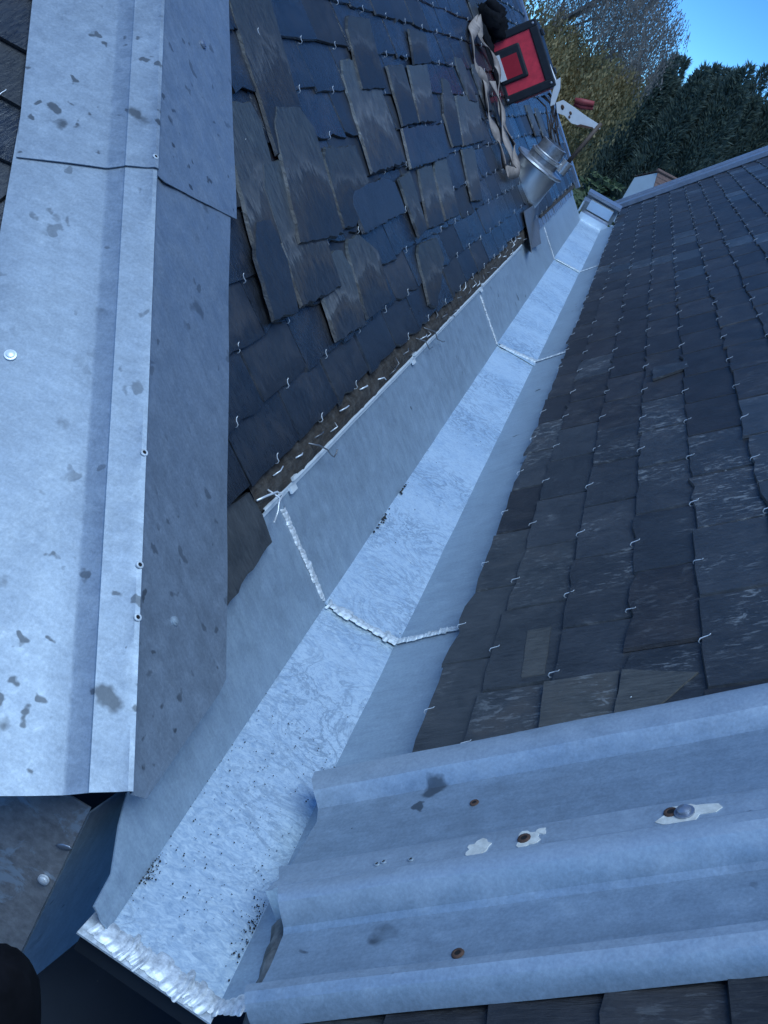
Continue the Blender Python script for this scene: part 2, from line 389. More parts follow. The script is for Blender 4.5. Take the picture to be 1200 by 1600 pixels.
# ------------------------------------------------------------------ slates
def slate_mesh(name, wd, ln, th, mat, seed, chip=.004):
    r = random.Random(seed); b = []
    nb = 5
    for i in range(nb + 1):                # lower edge, ragged
        b.append((-wd / 2 + wd * i / nb, r.uniform(-chip, chip) * (1.3 if i in (0, nb) else .8)))
    side = [(wd / 2 + r.uniform(-.0015, .0015), ln * k) for k in (.3, .65)]
    top = [(wd / 2, ln), (-wd / 2, ln)]
    side2 = [(-wd / 2 + r.uniform(-.0015, .0015), ln * k) for k in (.65, .3)]
    ring = [Vector((x, y, 0)) for x, y in b + side + top + side2]
    m = MB(); n = len(ring)
    ins = [Vector((p.x * .985, p.y * .985 + .002, th)) for p in ring]
    m.add(ring + ins, [tuple(range(n - 1, -1, -1)), tuple(range(n, 2 * n))] + [(i, (i + 1) % n, n + (i + 1) % n, n + i) for i in range(n)])
    me = bpy.data.meshes.new(name); me.from_pydata(m.v, [], m.f); me.materials.append(M[mat]); me.update()
    return me
def hook_mesh(name, mat='wire'):
    pts = [(0, .004, -.003), (0, -.0035, -.002), (.0008, -.005, .003), (.0004, -.001, .0075), (-.0012, .008, .0078), (.0006, .016, .0095), (.0022, .019, .0125)]
    m = MB().tube(pts, [.0010, .0011, .0012, .0012, .0011, .0010, .0008], 5)
    me = bpy.data.meshes.new(name); me.from_pydata(m.v, [], m.f); me.materials.append(M[mat]); me.shade_smooth(); me.update()
    return me
HOOK = hook_mesh('hook'); HOOK_S = hook_mesh('hook')
HOOK_S.transform(Matrix.Diagonal((.8, .62, .8, 1)))
HOOK.transform(Matrix.Diagonal((.72, .7, .7, 1)))
def link(name, me, parent, mloc):
    o = bpy.data.objects.new(name, me); col.objects.link(o); o.parent = parent; o.matrix_basis = mloc; return o
TH, TILT, LIFT = .0056, .066, .0205
def place(x, s, ln, jit=1.):
    j = lambda a: random.gauss(0, a) * jit
    return Matrix.Translation((x + j(.0012), s + j(.0016), LIFT + abs(j(.0006)))) @ Matrix.Rotation(j(.006), 4, 'Z') @ Matrix.Rotation(-TILT + j(.003), 4, 'X') @ Matrix.Rotation(j(.003), 4, 'Y')
def seen(W, x, s, wd, e, hide):
    ok = False
    for dx in (-wd / 2, 0, wd / 2):
        for ds in (0, e):
            p = W @ Vector((x + dx, s + ds, .02)); q = project(p)
            if q and -10 < q[0] < 1210 and -10 < q[1] < 1610 and not hide(x + dx, s + ds): ok = True
    return ok
def cut_ring(ring, f):
    out = []
    for a, b in zip(ring, ring[1:] + ring[:1]):
        fa, fb = f(a.x, a.y), f(b.x, b.y)
        if fa >= 0: out.append(a)
        if (fa >= 0) != (fb >= 0): out.append(a.lerp(b, fa / (fa - fb)))
    return out
def cut_slate(me, loc, f):
    n = len(me.vertices) // 2
    lo = [loc @ me.vertices[i].co for i in range(n)]; hi = [loc @ me.vertices[n + i].co for i in range(n)]
    if all(f(p.x, p.y) >= 0 for p in lo): return me, loc
    if all(f(p.x, p.y) < 0 for p in lo): return None, None
    ring = cut_ring(lo, f)
    if len(ring) < 3: return None, None
    up = (hi[0] - lo[0]).normalized() * TH if False else Vector((0, 0, TH)); n = len(ring)
    m2 = bpy.data.meshes.new('cut_slate')
    m2.from_pydata(ring + [p + up for p in ring], [], [tuple(range(n - 1, -1, -1)), tuple(range(n, 2 * n))] + [(i, (i + 1) % n, n + (i + 1) % n, n + i) for i in range(n)])
    m2.materials.append(me.materials[0]); m2.update()
    return m2, Matrix()
def lay_slates(roof, W, courses, xr, wd, ln, mats, hide, clip, pick, limit=300, cutter=None, hook=None, jit=1., chip=1.):
    """courses: (butt s, exposure, phase, pitch). Those the picture shows become parts, the rest one mass."""
    var = {m: [slate_mesh('slate', wd, ln, TH, m, 11 * i + hash(m) % 1, (.003 + .0015 * (i % 3)) * chip) for i in range(9)] for m in mats}
    vis, rest = [], []
    for k, (s, e, ph, pt) in enumerate(courses):
        x = ph - math.ceil((ph - xr[0]) / pt) * pt
        while x < xr[1]:
            if clip(x, s):
                me = random.choice(var[pick(x, s)]); loc = place(x, s, ln, jit)
                sx = Matrix.Diagonal((pt * .984 / wd * U(.99, 1.0) * random.choice((1, 1)), 1, 1, 1))
                q = project(W @ Vector((x, s + e / 2, .02)))
                loc = loc @ sx
                if cutter: me, loc = cut_slate(me, loc, cutter)
                if me: (vis if seen(W, x, s, pt, e, hide) else rest).append((q[2] if q else 99, me, loc, x, s))
            x += pt
    vis.sort(key=lambda t: t[0])
    rest += vis[limit:]; vis = vis[:limit]
    for d, me, loc, x, s in vis:
        link('slate', me, roof, loc)
    for d, me, loc, x, s in vis:
        h = Matrix.Translation((x + random.gauss(0, .003), s - .001, LIFT + .0005)) @ Matrix.Rotation(random.gauss(0, .16), 4, 'Z') @ Matrix.Rotation(-TILT, 4, 'X')
        if rnd() > .07 and not hide(x, s): link('hook', hook or HOOK, roof, h)
    if rest:
        m = MB()
        for d, me, loc, x, s in rest: m.add([W @ (loc @ v.co) for v in me.vertices], [tuple(p.vertices) for p in me.polygons])
        o = m.build('slate_field', mats[0], roof); o['kind'] = 'stuff'
    return vis

# ---- left slope
def under_hip(x, s): return x < 1.463 + (s - .523) * 1.034 + (.19 if s < .47 else .165)
left = empty('slate_roof', WL @ Matrix.Translation((1.4, .05, 0)), 'steep dark slate roof with loose odd slates left of the zinc gutter', 'roof')
inv_l = Matrix.Translation((-1.4, -.05, 0))
k = .657
cl = [(.081, .0865, 1.478, .2355), (.1675, .092, 1.399, .230), (.2595, .092, 1.504, .235), (.3515, .1085, 1.629, .237), (.46, .102, 2.746, .252),
      (.562, .1016, 2.385, .262), (.6636, .11, 2.03, .255), (.7733, .12, 2.43, .266), (.8935, .105, 2.87, .265)]
s = .9985; i = 0
while s < 2.6:
    cl.append((s, .106, 2.73 + .131 * (i % 2), .262)); s += .106; i += 1
def clipL(x, s):
    hip = 1.463 + (s - .523) * 1.034
    return hip - .2 < x < 7.8
WLo = WL
def offset_roof(vis): pass
class Shift: pass
# build in roof coordinates: an inner frame keeps x = Y, y = s
left.matrix_world = WL; FR[left.name] = WL.copy()
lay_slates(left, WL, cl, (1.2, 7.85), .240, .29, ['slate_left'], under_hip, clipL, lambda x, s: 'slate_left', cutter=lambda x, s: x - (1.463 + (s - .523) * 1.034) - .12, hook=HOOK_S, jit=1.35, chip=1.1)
deck = MB()
deck.prism([lp(1.0, .06, -.004), lp(7.86, .06, -.004), lp(7.86, 2.7, -.004), lp(1.463 + 2.177 * 1.034 - .05, 2.7, -.004)], -nL * .03)
deck.build('roof_deck', 'deck', left)
# loose slates lying over the courses, outlines in (Y, s)
LOOSE = [
 [(2.071, .855), (2.34, .88), (2.241, .631), (2.15, .56), (2.002, .536), (1.982, .537)],
 [(1.805, .639), (1.968, .643), (1.981, .602), (1.948, .531), (1.9, .375), (1.701, .392)],
 [(2.081, .631), (2.222, .628), (2.266, .583), (2.215, .457), (2.177, .357), (2.059, .36), (1.898, .372), (2.024, .589)],
 [(1.896, .528), (2.037, .532), (2.099, .465), (2.047, .264), (1.796, .269), (1.851, .487)],
 [(1.747, .434), (1.816, .43), (1.817, .356), (1.766, .265), (1.647, .273), (1.682, .38)],
 [(1.985, .34), (2.156, .332), (2.173, .29), (2.116, .173), (1.912, .179), (1.946, .309)],
 [(2.233, .347), (2.323, .346), (2.418, .294), (2.371, .181), (2.153, .177), (2.195, .319)],
 [(2.311, .543), (2.549, .537), (2.543, .447), (2.3, .362), (2.216, .366), (2.271, .517)],
 [(2.391, .437), (2.663, .45), (2.78, .43), (2.776, .351), (2.51, .344), (2.34, .342), (2.336, .41)],
 [(2.933, .865), (3.168, .873), (3.048, .672), (2.786, .667), (2.865, .826)],
 [(2.717, .743), (3.032, .762), (2.971, .467), (2.59, .462), (2.668, .705)],
 [(3.161, .74), (3.391, .748), (3.317, .571), (3.079, .565)],
 [(3.441, .749), (3.755, .762), (3.559, .569), (3.302, .571)],
 [(3.076, .563), (3.703, .562), (3.591, .455), (3.0, .449)],
 [(3.651, .872), (3.921, .873), (3.815, .764), (3.524, .75)],
 [(3.991, .724), (4.097, .71), (4.05, .609), (3.907, .48), (3.72, .48), (3.763, .596)],
 [(4.12, .659), (4.633, .666), (4.418, .478), (3.913, .476)],
 [(2.835, .432), (2.995, .447), (2.981, .383), (2.938, .283), (2.816, .272)],
 [(3.114, .446), (3.315, .448), (3.185, .271), (2.969, .282)],
 [(3.387, .458), (3.562, .456), (3.439, .273), (3.216, .279), (3.303, .42)],
 [(3.877, .469), (4.135, .462), (3.917, .279), (3.72, .293)],
 [(2.816, .259), (3.047, .251), (3.048, .189), (2.749, .091), (2.686, .112), (2.768, .241)],
]
def rough_ring(pts, step=.03, amp=.0022, sd=0):
    out = []
    for i, a in enumerate(pts):
        b = pts[(i + 1) % len(pts)]; a = Vector(a); b = Vector(b); n = max(1, int((b - a).length / step))
        for j in range(n):
            p = a.lerp(b, j / n)
            if j: p = p + Vector((mnoise.noise(Vector((p.x * 40, p.y * 40, sd))), mnoise.noise(Vector((p.y * 40, p.x * 40, sd + 9))))) * amp * 1.6
            out.append(p)
    return out
extra = []
for y0 in (4.75, 5.3, 5.9, 6.6, 7.1, 4.4, 5.0, 6.2):          # more of the same kind further along
    s0 = U(.3, 1.0); wdt = U(.16, .26); lnn = U(.17, .24)
    extra.append([(y0, s0 + lnn), (y0 + wdt * .8, s0 + lnn * 1.0), (y0 + wdt, s0 + lnn * .85), (y0 + wdt * .95, s0), (y0 - .03, s0 + .005), (y0 - .04, s0 + lnn * .8)])
def loose_slate(pts, i, base=.024, mat='slate_loose', th=.0065, name='loose_slate'):
    smin = min(p[1] for p in pts); c = sum((Vector(p) for p in pts), Vector((0, 0))) / len(pts)
    ring = rough_ring(pts, .022, .0045, i * 3.3)
    def off(p): return base + (i % 3) * .0012 - .03 * (p[1] - smin) + .010 * (1 if False else 0)
    lo = [lp(p[0], p[1], off(p)) for p in ring]
    hi = [lp(c.x + (p[0] - c.x) * .975, c.y + (p[1] - c.y) * .975, off(p) + th) for p in ring]
    n = len(ring)
    m = MB().add(lo + hi, [tuple(range(n - 1, -1, -1)), tuple(range(n, 2 * n))] + [(j, (j + 1) % n, n + (j + 1) % n, n + j) for j in range(n)])
    return m.build(name, mat, left)
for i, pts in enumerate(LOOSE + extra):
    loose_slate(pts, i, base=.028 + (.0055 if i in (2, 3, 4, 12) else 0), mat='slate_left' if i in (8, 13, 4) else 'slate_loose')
loose_slate([(1.20, .085), (1.372, .072), (1.381, .03), (1.372, -.013), (1.166, -.027), (1.05, -.03), (1.05, .085)], 40, .012, 'slate_clean', .006, 'broken_slate')
# eaves board, rough timber between slates and zinc
rows = []
for i in range(150):
    y = 1.37 + i * (5.02 - 1.37) / 149
    r = []
    for (s, o) in ((.028, .002), (.032, .012), (.045, .016), (.060, .018), (.075, .016), (.095, .012)):
        n = mnoise.noise(Vector((y * 9, s * 90, 3))); n2 = mnoise.noise(Vector((y * 40, s * 60, 8)))
        r.append(lp(y, s + .002 * n, o + .005 * n + .003 * n2))
    rows.append(r)
MB().grid(rows).build('eaves_board', 'wood', left, 60)
MB().prism([lp(5.45, .06, .0), lp(7.6, .05, .0), lp(7.6, .10, .0), lp(5.45, .10, .0)], nL * .018).build('eaves_board', 'wood', left)
# bent nails and spare hooks sticking out of the board
def wire(pts, rad=.0014, mat='wire', name='bent_nail', par=None):
    return MB().tube(pts, rad, 5).build(name, mat, par or left, 180)
wire([lp(1.634, .063, .02), lp(1.655, .05, .028), lp(1.679, .033, .03), lp(1.705, .017, .022), lp(1.719, .009, .02), lp(1.730, .012, .022), lp(1.733, .018, .026)], .0014, 'wire_dull')
wire([lp(1.372, .055, .02), lp(1.395, .052, .026), lp(1.427, .046, .03), lp(1.44, .036, .03), lp(1.425, .028, .025)], .0017, 'wire')
wire([lp(1.42, .055, .02), lp(1.427, .036, .03), lp(1.42, .018, .022), lp(1.403, .006, .016), lp(1.398, .010, .02)], .0016, 'wire')
wire([lp(2.606, .07, .02), lp(2.66, .045, .03), lp(2.702, .019, .018), lp(2.758, .0, .016), lp(2.775, -.002, .017)], .0014, 'wire_dull')
wire([lp(2.50, .065, .02), lp(2.54, .045, .03), lp(2.60, .015, .016), lp(2.64, .012, .016)], .0013, 'wire_dull')
y = 1.46
while y < 4.95:
    s = U(.04, .07); a = U(-.5, 1.2); L_ = U(.02, .045)
    wire([lp(y, s, .018), lp(y + math.cos(a) * L_ * .5, s + math.sin(a) * L_ * .25, .026 + U(0, .006)), lp(y + math.cos(a) * L_, s + math.sin(a) * L_ * .8, .02 + U(0, .01))], U(.0011, .0016), random.choice(['wire', 'wire_dull']))
    y += U(.05, .15)
# far verge strip of the left slope
MB().prism([lp(7.80, .03, .005), lp(7.90, .03, .005), lp(7.90, 2.7, .005), lp(7.80, 2.7, .005)], nL * .028).build('verge_strip', 'zinc_far', left)

# ---- right slope
right = empty('slate_roof', WR, 'lichen-flecked dark slate roof with wire hooks right of the zinc gutter', 'roof')
cr = [(.130, .071, 1.45, .25), (.201, .1, 1.590, .247), (.301, .0985, 1.478, .247), (.3995, .0975, 1.368, .248), (.497, .111, 1.485, .2495), (.608, .104, 1.616, .2615)]
s = .712; i = 0
while s < 2.7:
    cr.append((s, .102, 1.49 + .1305 * (i % 2), .261)); s += .102; i += 1
cr = [(a, b, -c, d) for a, b, c, d in cr]
def hideR(x, s): return .70 < -x < 1.09
def pickR(x, s):
    y = -x
    if s < .3 and y < 1.75: return 'slate_clean'
    if y < 2.35 - .15 * (s - .3) and rnd() < .85: return 'slate_near'
    if rnd() < .12: return 'slate_near'
    return 'slate_right'
def clipR(x, s): return -8.42 < x < -.02
random.seed(21)
lay_slates(right, WR, cr, (-8.5, -.05), .250, .29, ['slate_right', 'slate_near', 'slate_clean'], hideR, clipR, pickR)
dk = MB().prism([rp(-.3, .10, -.004), rp(8.52, .10, -.004), rp(8.52, 2.8, -.004), rp(-.3, 2.8, -.004)][::-1], -nR * .03)
dk.build('roof_deck', 'deck', right)
# narrow cut slates and buff patches near the ribbed flashing
def flat_piece(pts, off, mat, name, th=.004, sd=1):
    ring = rough_ring(pts, .025, .0018, sd)
    n = len(ring); m = MB()
    s0 = min(q[1] for q in pts); lo = [rp(p[0], p[1], off - .066 * (p[1] - s0)) for p in ring]; hi = [rp(p[0], p[1], off + th - .066 * (p[1] - s0)) for p in ring]
    m.add(lo + hi, [tuple(range(n)), tuple(range(2 * n - 1, n - 1, -1))] + [(j, n + j, n + (j + 1) % n, (j + 1) % n) for j in range(n)])
    return m.build(name, mat, right)
flat_piece([(1.09, .30), (1.205, .295), (1.205, .392), (1.09, .392)], .0264, 'slate_buff', 'patch_slate', .002, 4)
flat_piece([(1.09, .392), (1.195, .398), (1.16, .49), (1.09, .44)], .0268, 'slate_buff', 'patch_slate', .002, 5)
flat_piece([(1.24, .258), (1.38, .250), (1.38, .285), (1.24, .29)], .0225, 'slate_buff', 'patch_slate', .0015, 6)
flat_piece([(2.66, .425), (2.79, .427), (2.77, .512), (2.70, .515)], .0265, 'slate_near', 'broken_slate', .006, 7)

# ---- third slope, left of the hip
WA = frame(XA, UA, NA, HO)
third = empty('slate_roof', WA, 'narrow strip of dark slates beyond the zinc hip cover at left edge', 'roof')
ca = []; s = -1.2; i = 0
while s < 2.0:
    ca.append((s, .1, .12 * (i % 2), .24)); s += .1; i += 1
def hip_x(s): return -s * .52 / (.719 ** 2 + .462 ** 2) ** .5      # where the hip crosses this course
def clipA(x, s): return -2.5 < x < hip_x(s) + .2 and s > -1.02
lay_slates(third, WA, ca, (-2.6, 1.2), .24, .29, ['slate_left'], lambda x, s: x > hip_x(s) - .14, clipA, lambda x, s: 'slate_left', cutter=lambda x, s: min(hip_x(s) - x - .12, s + .735))
def ap(x, s, o): return WA @ Vector((x, s, o))
MB().prism([ap(-2.6, -.735, -.004), ap(hip_x(-.735), -.735, -.004), ap(hip_x(2.05), 2.05, -.004), ap(-2.6, 2.05, -.004)], -NA * .03).build('roof_deck', 'deck', third)

# ------------------------------------------------------------------ box gutter
gut = empty('box_gutter', at((0, YF, ZF)), 'scuffed bright zinc box gutter running between the two slate roofs', 'gutter')
XL, XR = -.0705 * H, .0762 * H
UPS = [(.70, -.141), (.764, -.144), (.803, -.127), (.833, -.097), (1.0, -.045), (1.167, -.029), (1.39, -.015)]
def interp(t, y):
    for (a, b), (c, d) in zip(t[:-1], t[1:]):
        if a <= y <= c: return b + (d - b) * (y - a) / (c - a)
    return t[-1][1] if y > t[-1][0] else t[0][1]
SB = -.1735                                # foot of the left upstand, in s
ends = [YF] + list(SEAMS) + [YE]
for i in range(4):
    y0, y1 = ends[i], ends[i + 1]
    n = max(8, int((y1 - y0) / .04)); dz = .004 * i
    rows = [[Vector((XL - dz * 1.13 - .0012 + (XR - XL + dz * 2.02 + .0024) * j / 6, y0 + (y1 - y0) * a / n, ZF + dz + .0012 * mnoise.noise(Vector((j * .7, (y0 + (y1 - y0) * a / n) * 7, 1))))) for j in range(7)] for a in range(n + 1)]
    MB().grid(rows).build('floor_panel', 'zinc_floor', gut, 60, .002)
    # left upstand
    rows = []
    for a in range(n + 1):
        y = y0 + (y1 - y0) * a / n
        top = .030 if y > 1.395 else interp(UPS, y)
        if y > 5.2: top = .055
        rows.append([lp(y, SB + (top - SB) * j / 6, (.0015 * mnoise.noise(Vector((j * .6, y * 4, 5)))) if 0 < j else 0) for j in range(7)])
    rows = [r for r in rows]
    MB().grid(rows).build('upstand', 'zinc', gut, 60, .002)
    # right upstand
    rows = [[rp(y0 + (y1 - y0) * a / n, -.002 + .162 * j / 5, .0012 * mnoise.noise(Vector((j * .6, (y0 + (y1 - y0) * a / n) * 4, 15))) if j else 0) for j in range(6)] for a in range(n + 1)]
    MB().grid(rows).build('upstand', 'zinc', gut, 60, .002)
# folded bright hem along the top of the left upstand
rows = []
for a in range(81):
    y = 1.398 + (4.62 - 1.398) * a / 80; wv = .0012 * mnoise.noise(Vector((y * 5, 0, 2)))
    rows.append([lp(y, .020, .003 + wv), lp(y, .022, .0055 + wv), lp(y, .027, .0065 + wv), lp(y, .0285, .0105 + wv), lp(y, .0300, .0125 + wv), lp(y, .0325, .0128 + wv), lp(y, .0335, .005)])
MB().grid(rows).build('hem', 'hem', gut, 50, .0012)
for y in (1.52, 2.44, 3.50):
    MB().box(lp(y, .014, .006), YA * .026, uL * .019, nL * .004).build('clip', 'hem', gut)
    MB().box(lp(y + .004, .033, .008), YA * .02, uL * .006, nL * .012).build('clip', 'hem', gut)
m = MB(); y = 5.35
while y < 7.4:
    m.box(lp(y, .02, .002), YA * .055, uL * .045, nL * U(.006, .014)); y += .085
m.build('crimped_edge', 'zinc_far', gut)['kind'] = 'stuff'
# solder seams: rows of overlapping lumps
def strip(m, a, b, wdt, hgt, step, up, sd, side=None):
    a, b = Vector(a), Vector(b); d = b - a; t = d.normalized(); q = (side or up.cross(t)).normalized(); n = max(4, int(d.length / .0012)); rows = []
    ph = 0.
    for j in range(n + 1):
        x = d.length * j / n; ph += (d.length / n) / (step * max(.35, 1 + 1.1 * mnoise.noise(Vector((x * 55, sd, 2)))))
        fr_ = ph % 1.; k_ = math.floor(ph); big = 1 + .6 * mnoise.noise(Vector((k_ * 1.37, sd * 2.1, 5)))
        hh = hgt * big * (.55 + .45 * math.sqrt(max(0, 1 - (2 * fr_ - 1) ** 2))); ww = wdt * big * (.86 + .14 * math.sqrt(max(0, 1 - (2 * fr_ - 1) ** 2)))
        sh = wdt * .4 * mnoise.noise(Vector((k_ * 2.3, sd, 9)))
        r = []
        for i in range(9):
            v_ = -1 + i / 4
            r.append(a + t * (x + step * .35 * (1 - v_ * v_)) + q * (ww * v_ + sh) + up * (hh * math.sqrt(max(0, 1 - v_ * v_)) * (1 + .25 * mnoise.noise(Vector((x * 260, v_ * 2.5, sd)))) - .0006))
        rows.append(r)
    m.grid(rows)
def bead(pts, rad, name='solder_seam', mat='solder', step=.008, up=Vector((0, 0, 1)), flat=.55, lump=.35):
    m = MB()
    for i, (a, b) in enumerate(zip(pts[:-1], pts[1:])): strip(m, a, b, rad * 1.25, rad * .55, step, up, i * 3.1 + rad * 900)
    return m.build(name, mat, gut, 60)
for kx, y in enumerate(SEAMS):
    r = (.0065, .0062, .006)[kx]; z = ZF + .005 + .004 * kx; sk = (.006, .05, .02)[kx]
    bead([lp(y - .012 if kx == 0 else y, .008, .003), lp(y, SB + .01, .003)], r * 1.0, mat='solder_front', up=nL, step=.0085)
    bead([(XL + .002, y, z), (XR - .001, y + sk, z)], r * 1.5, mat='solder', step=.009)
    bead([rp(y + sk, 0, .004), rp(y + sk, .118, .004)], r, up=nR, step=.006)
# thick solder bead along the front lip
m = MB()
lip = [Vector((XL - .016, YF + .002, ZF)), Vector((XR - .002, YF - .010, ZF))]
strip(m, lip[0], lip[1], .0155, .0050, .0125, Vector((0, 0, 1)), 4.4)
m.build('solder_seam', 'solder_front', gut, 60)
m = MB(); strip(m, rp(YF - .010, .0, .002), rp(YF - .010, .055, .002), .0125, .0042, .006, nR, 7.7)
m.build('solder_seam', 'solder_front', gut, 180)
MB().prism([(XL - .024, YF - .016, ZF - .004), (XR + .002, YF - .027, ZF - .004), (XR + .002, YF + .02, ZF - .004), (XL - .02, YF + .02, ZF - .004)], (0, 0, .0026)).build('front_lip', 'solder', gut)
MB().prism([(XL - .020, YF - .008, ZF - .0045), (XR + .002, YF - .019, ZF - .0045), (XR + .002, YF - .016, ZF - .0045), (XL - .020, YF - .005, ZF - .0045)], (0, 0, -.03)).build('front_drip', 'bitumen', gut)
# outlet box at the far end
zo = ZF + .016
xa, xb = XL - .045, XR + .05
MB().box((xa + .01, YE, zo - .01), (xb - xa - .02, 0, 0), (0, .02, 0), (0, 0, .052)).build('outlet_step', 'steel', gut)
MB().box((xa + .01, YE + .022, zo + .03), (xb - xa - .02, 0, 0), (0, .22, 0), (0, 0, .006)).build('outlet_tray', 'zinc_far', gut)
MB().box((xa + .03, YE + .245, zo + .045), (xb - xa - .05, 0, 0), (0, .02, .006), (0, .004, .07)).build('outlet_riser', 'steel', gut)
MB().box((xa - .01, YE + .30, zo + .02), (xb - xa + .02, 0, 0), (0, .02, 0), (0, 0, .115)).build('outlet_end_wall', 'zinc_dark', gut)
MB().box((xa - .015, YE + .27, zo + .136), (xb - xa + .03, 0, 0), (0, .14, .008), (0, 0, .020)).build('outlet_rim', 'zinc_far', gut)
MB().box((xa - .012, YE + .02, zo + .02), (.010, 0, 0), (0, .27, 0), (0, 0, .085)).build('outlet_side', 'steel', gut)
MB().box((xa - .016, YE + .10, zo + .106), (.045, 0, 0), (0, .11, 0), (0, 0, .014)).build('outlet_rim', 'zinc_far', gut)

# crumbs of dirt in the gutter
m = MB()
def crumb(p, r): m.blob(p, Vector((r, 0, 0)), Vector((0, r * U(.6, 1.6), 0)), Vector((0, 0, r * .6)), .6, 5, 3, rnd() * 9)
def cluster(cx, cy, n, sx, sy, r):
    for _ in range(n): crumb((min(XR - .001, max(XL + .001, random.gauss(cx, sx))), random.gauss(cy, sy), ZF + .003 + (.004 if cy > 1.5 else 0)), U(.3, 1) * r)
cluster(XL + .004, .83, 70, .004, .014, .0014); cluster(XR - .006, .84, 90, .005, .03, .0013); cluster(0, 1.0, 120, .05, .16, .0009)
cluster(XL + .002, 1.86, 25, .002, .03, .003); cluster(XL + .002, 2.05, 10, .002, .02, .003); cluster(0, 2.4, 60, .05, .5, .0012)
for _ in range(160): crumb((U(XL, XR), U(.78, 1.2), ZF + .002), U(.0004, .0011))
tag(m.build('grit', 'dirt'), 'dark crumbs of dirt scattered on the gutter floor', 'dirt', kind='stuff')

# ------------------------------------------------------------------ zinc hip cover, two overlapping sheets
def hip_sheet(name, t0, t1, wr0, wr1, wl0, wl1, lift, label, skew=(0, 0), cut=None):
    root = empty(name, at(HO + HD * t0), label, 'flashing', 'zinc sheets over the hip')
    n = int((t1 - t0) / .025); rows = []
    for a in range(n + 1):
        u = a / n; t = t0 + (t1 - t0) * u; wr = wr0 + (wr1 - wr0) * u; wl = wl0 + (wl1 - wl0) * u
        fade = (1 - u)
        sk = lambda d: HD * (skew[0] * fade * max(0, d) / .2)
        if cut and t < t0 + cut[0]: wr = cut[1] + (wr - cut[1]) * ((t - t0) / cut[0])
        wv = lambda k_: .0024 * mnoise.noise(Vector((t * 6, k_ * 1.3, lift * 900)))
        o = HO + HD * t; L_ = lift
        r = []
        for j in range(6):
            d = wr * (1 - j / 5) + .004 * j / 5
            r.append(o + sk(d) + E1 * d + nL * (.0325 + L_ + wv(j)))
        r += [o + E1 * .0015 + NM * (.036 + L_), o - E1 * .001 + NM * (.0450 + L_), o + E2 * .003 + NM * (.0485 + L_) , o + E2 * .009 + NM * (.0495 + L_ + wv(8)),
              o + E2 * .018 + NM * (.0475 + L_), o + E2 * .026 + NA * (.0412 + L_), o + E2 * .0275 + NA * (.0400 + L_), o + E2 * .048 + NA * (.0324 + L_), o + E2 * .053 + NA * (.0315 + L_)]
        for j in range(1, 6):
            r.append(o + E2 * (.053 + (wl - .053) * j / 5) + NA * (.0315 + L_ + wv(20 + j)))
        rows.append(r)
    MB().grid([r[::-1] for r in rows]).build('sheet', 'zinc_hip', root, 16, .0016)
    return root
upper = hip_sheet('hip_flashing', .0, 1.9, .199, .13, .172, .20, .0035, 'upper grey zinc sheet of the hip cover, overlapping the lower one', (.095, 0))
lower = hip_sheet('hip_flashing', -.877, .16, .165, .185, .205, .171, 0., 'long lower zinc sheet of the hip cover with dark drip stains', (0, 0), (.17, .012))
def fixing(root, p, n, r=.006, mat='hem', name='screw', dome=.5):
    m = MB().lathe(p, n, [(0, -.001), (r * 1.5, -.001), (r * 1.5, .0012), (r * 1.05, .0016), (r, .002 + r * dome * .5), (r * .6, .002 + r * dome * .9), (0, .002 + r * dome)], 14)
    o = m.build(name, mat, root, 40)
    return o
def hole(root, p, n, r=.003, rim='solder', name='nail_hole'):
    o = MB().lathe(p, n, [(r * 2.1, .0), (r * 1.9, .0012), (r * 1.1, .0014), (r, .0008)], 12).build(name, rim, root, 60)
    MB().lathe(p, n, [(0, .001), (r * 1.08, .001)], 10).build('hole', 'hole', o)
    return o
def roll_top(y, s):
    q = lp(y, s) - HO; t = q.dot(HD); return HO + HD * t + E2 * .006 + NM * .0495
for (y, s) in ((1.084, .238), (.979, .131), (.928, .091)): hole(lower, roll_top(y, s), NM, .0024)
fixing(lower, HO + HD * -.335 + E2 * .150 + NA * .033, NA, .0052, 'hem')
fixing(upper, lp(1.818, .734, .0375), nL, .0052, 'zinc_far', 'rivet', .3)
fixing(lower, HO + HD * -.66 + E1 * .055 + nL * .033, nL, .004, 'zinc_dark', 'rivet', .3)
hole(upper, HO + HD * .02 + E2 * .008 + NM * .0535, NM, .0022)

# ------------------------------------------------------------------ browned old flashing, its dark cheek and the cloth below
ob = Vector((-.149, .838, ZC - 1.15))
old = empty('corner_flashing', at(ob), 'old browned metal corner cladding with one screw below the hip cover', 'flashing')
rows = [[ob + Vector((-.045 * j, .003 * mnoise.noise(Vector((i * .6, j * .8, 2))), .028 * i + .012 * max(0, j - 3) * .0)) for j in range(11)] for i in range(11)]
MB().grid(rows).build('face_sheet', 'browned', old, 60, .002)
fixing(old, ob + Vector((-.0125, -.003, .152)), Vector((0, -1, 0)), .0046, 'wire')
MB().blob(ob + Vector((-.008, -.003, .212)), Vector((.008, 0, .004)), Vector((-.002, 0, .004)), Vector((0, .0015, 0)), .4, 12, 6, 3).build('sealant_patch', 'zinc_far', old, 180)
rows = [[ob + Vector((.0015 + .004 * mnoise.noise(Vector((i * .5, j * .6, 7))) * (j > 0) + min(.042, .013 * j), .002 + .05 * j, .046 * i - .19)) for j in range(11)] for i in range(11)]
MB().grid(rows).build('cheek', 'zinc_dark', old, 60, .002)['label'] = 'dark stained metal cheek'
bag = MB()
bag.blob((-.118, .60, ZC - 1.08), (.075, 0, .0), (0, .09, 0), (0, .0, .25), .012, 36, 24, 4)
tag(bag.build('cloth_bundle', 'fabric', None, 180), 'dark cloth bundle in the lower left corner below the browned flashing', 'cloth')

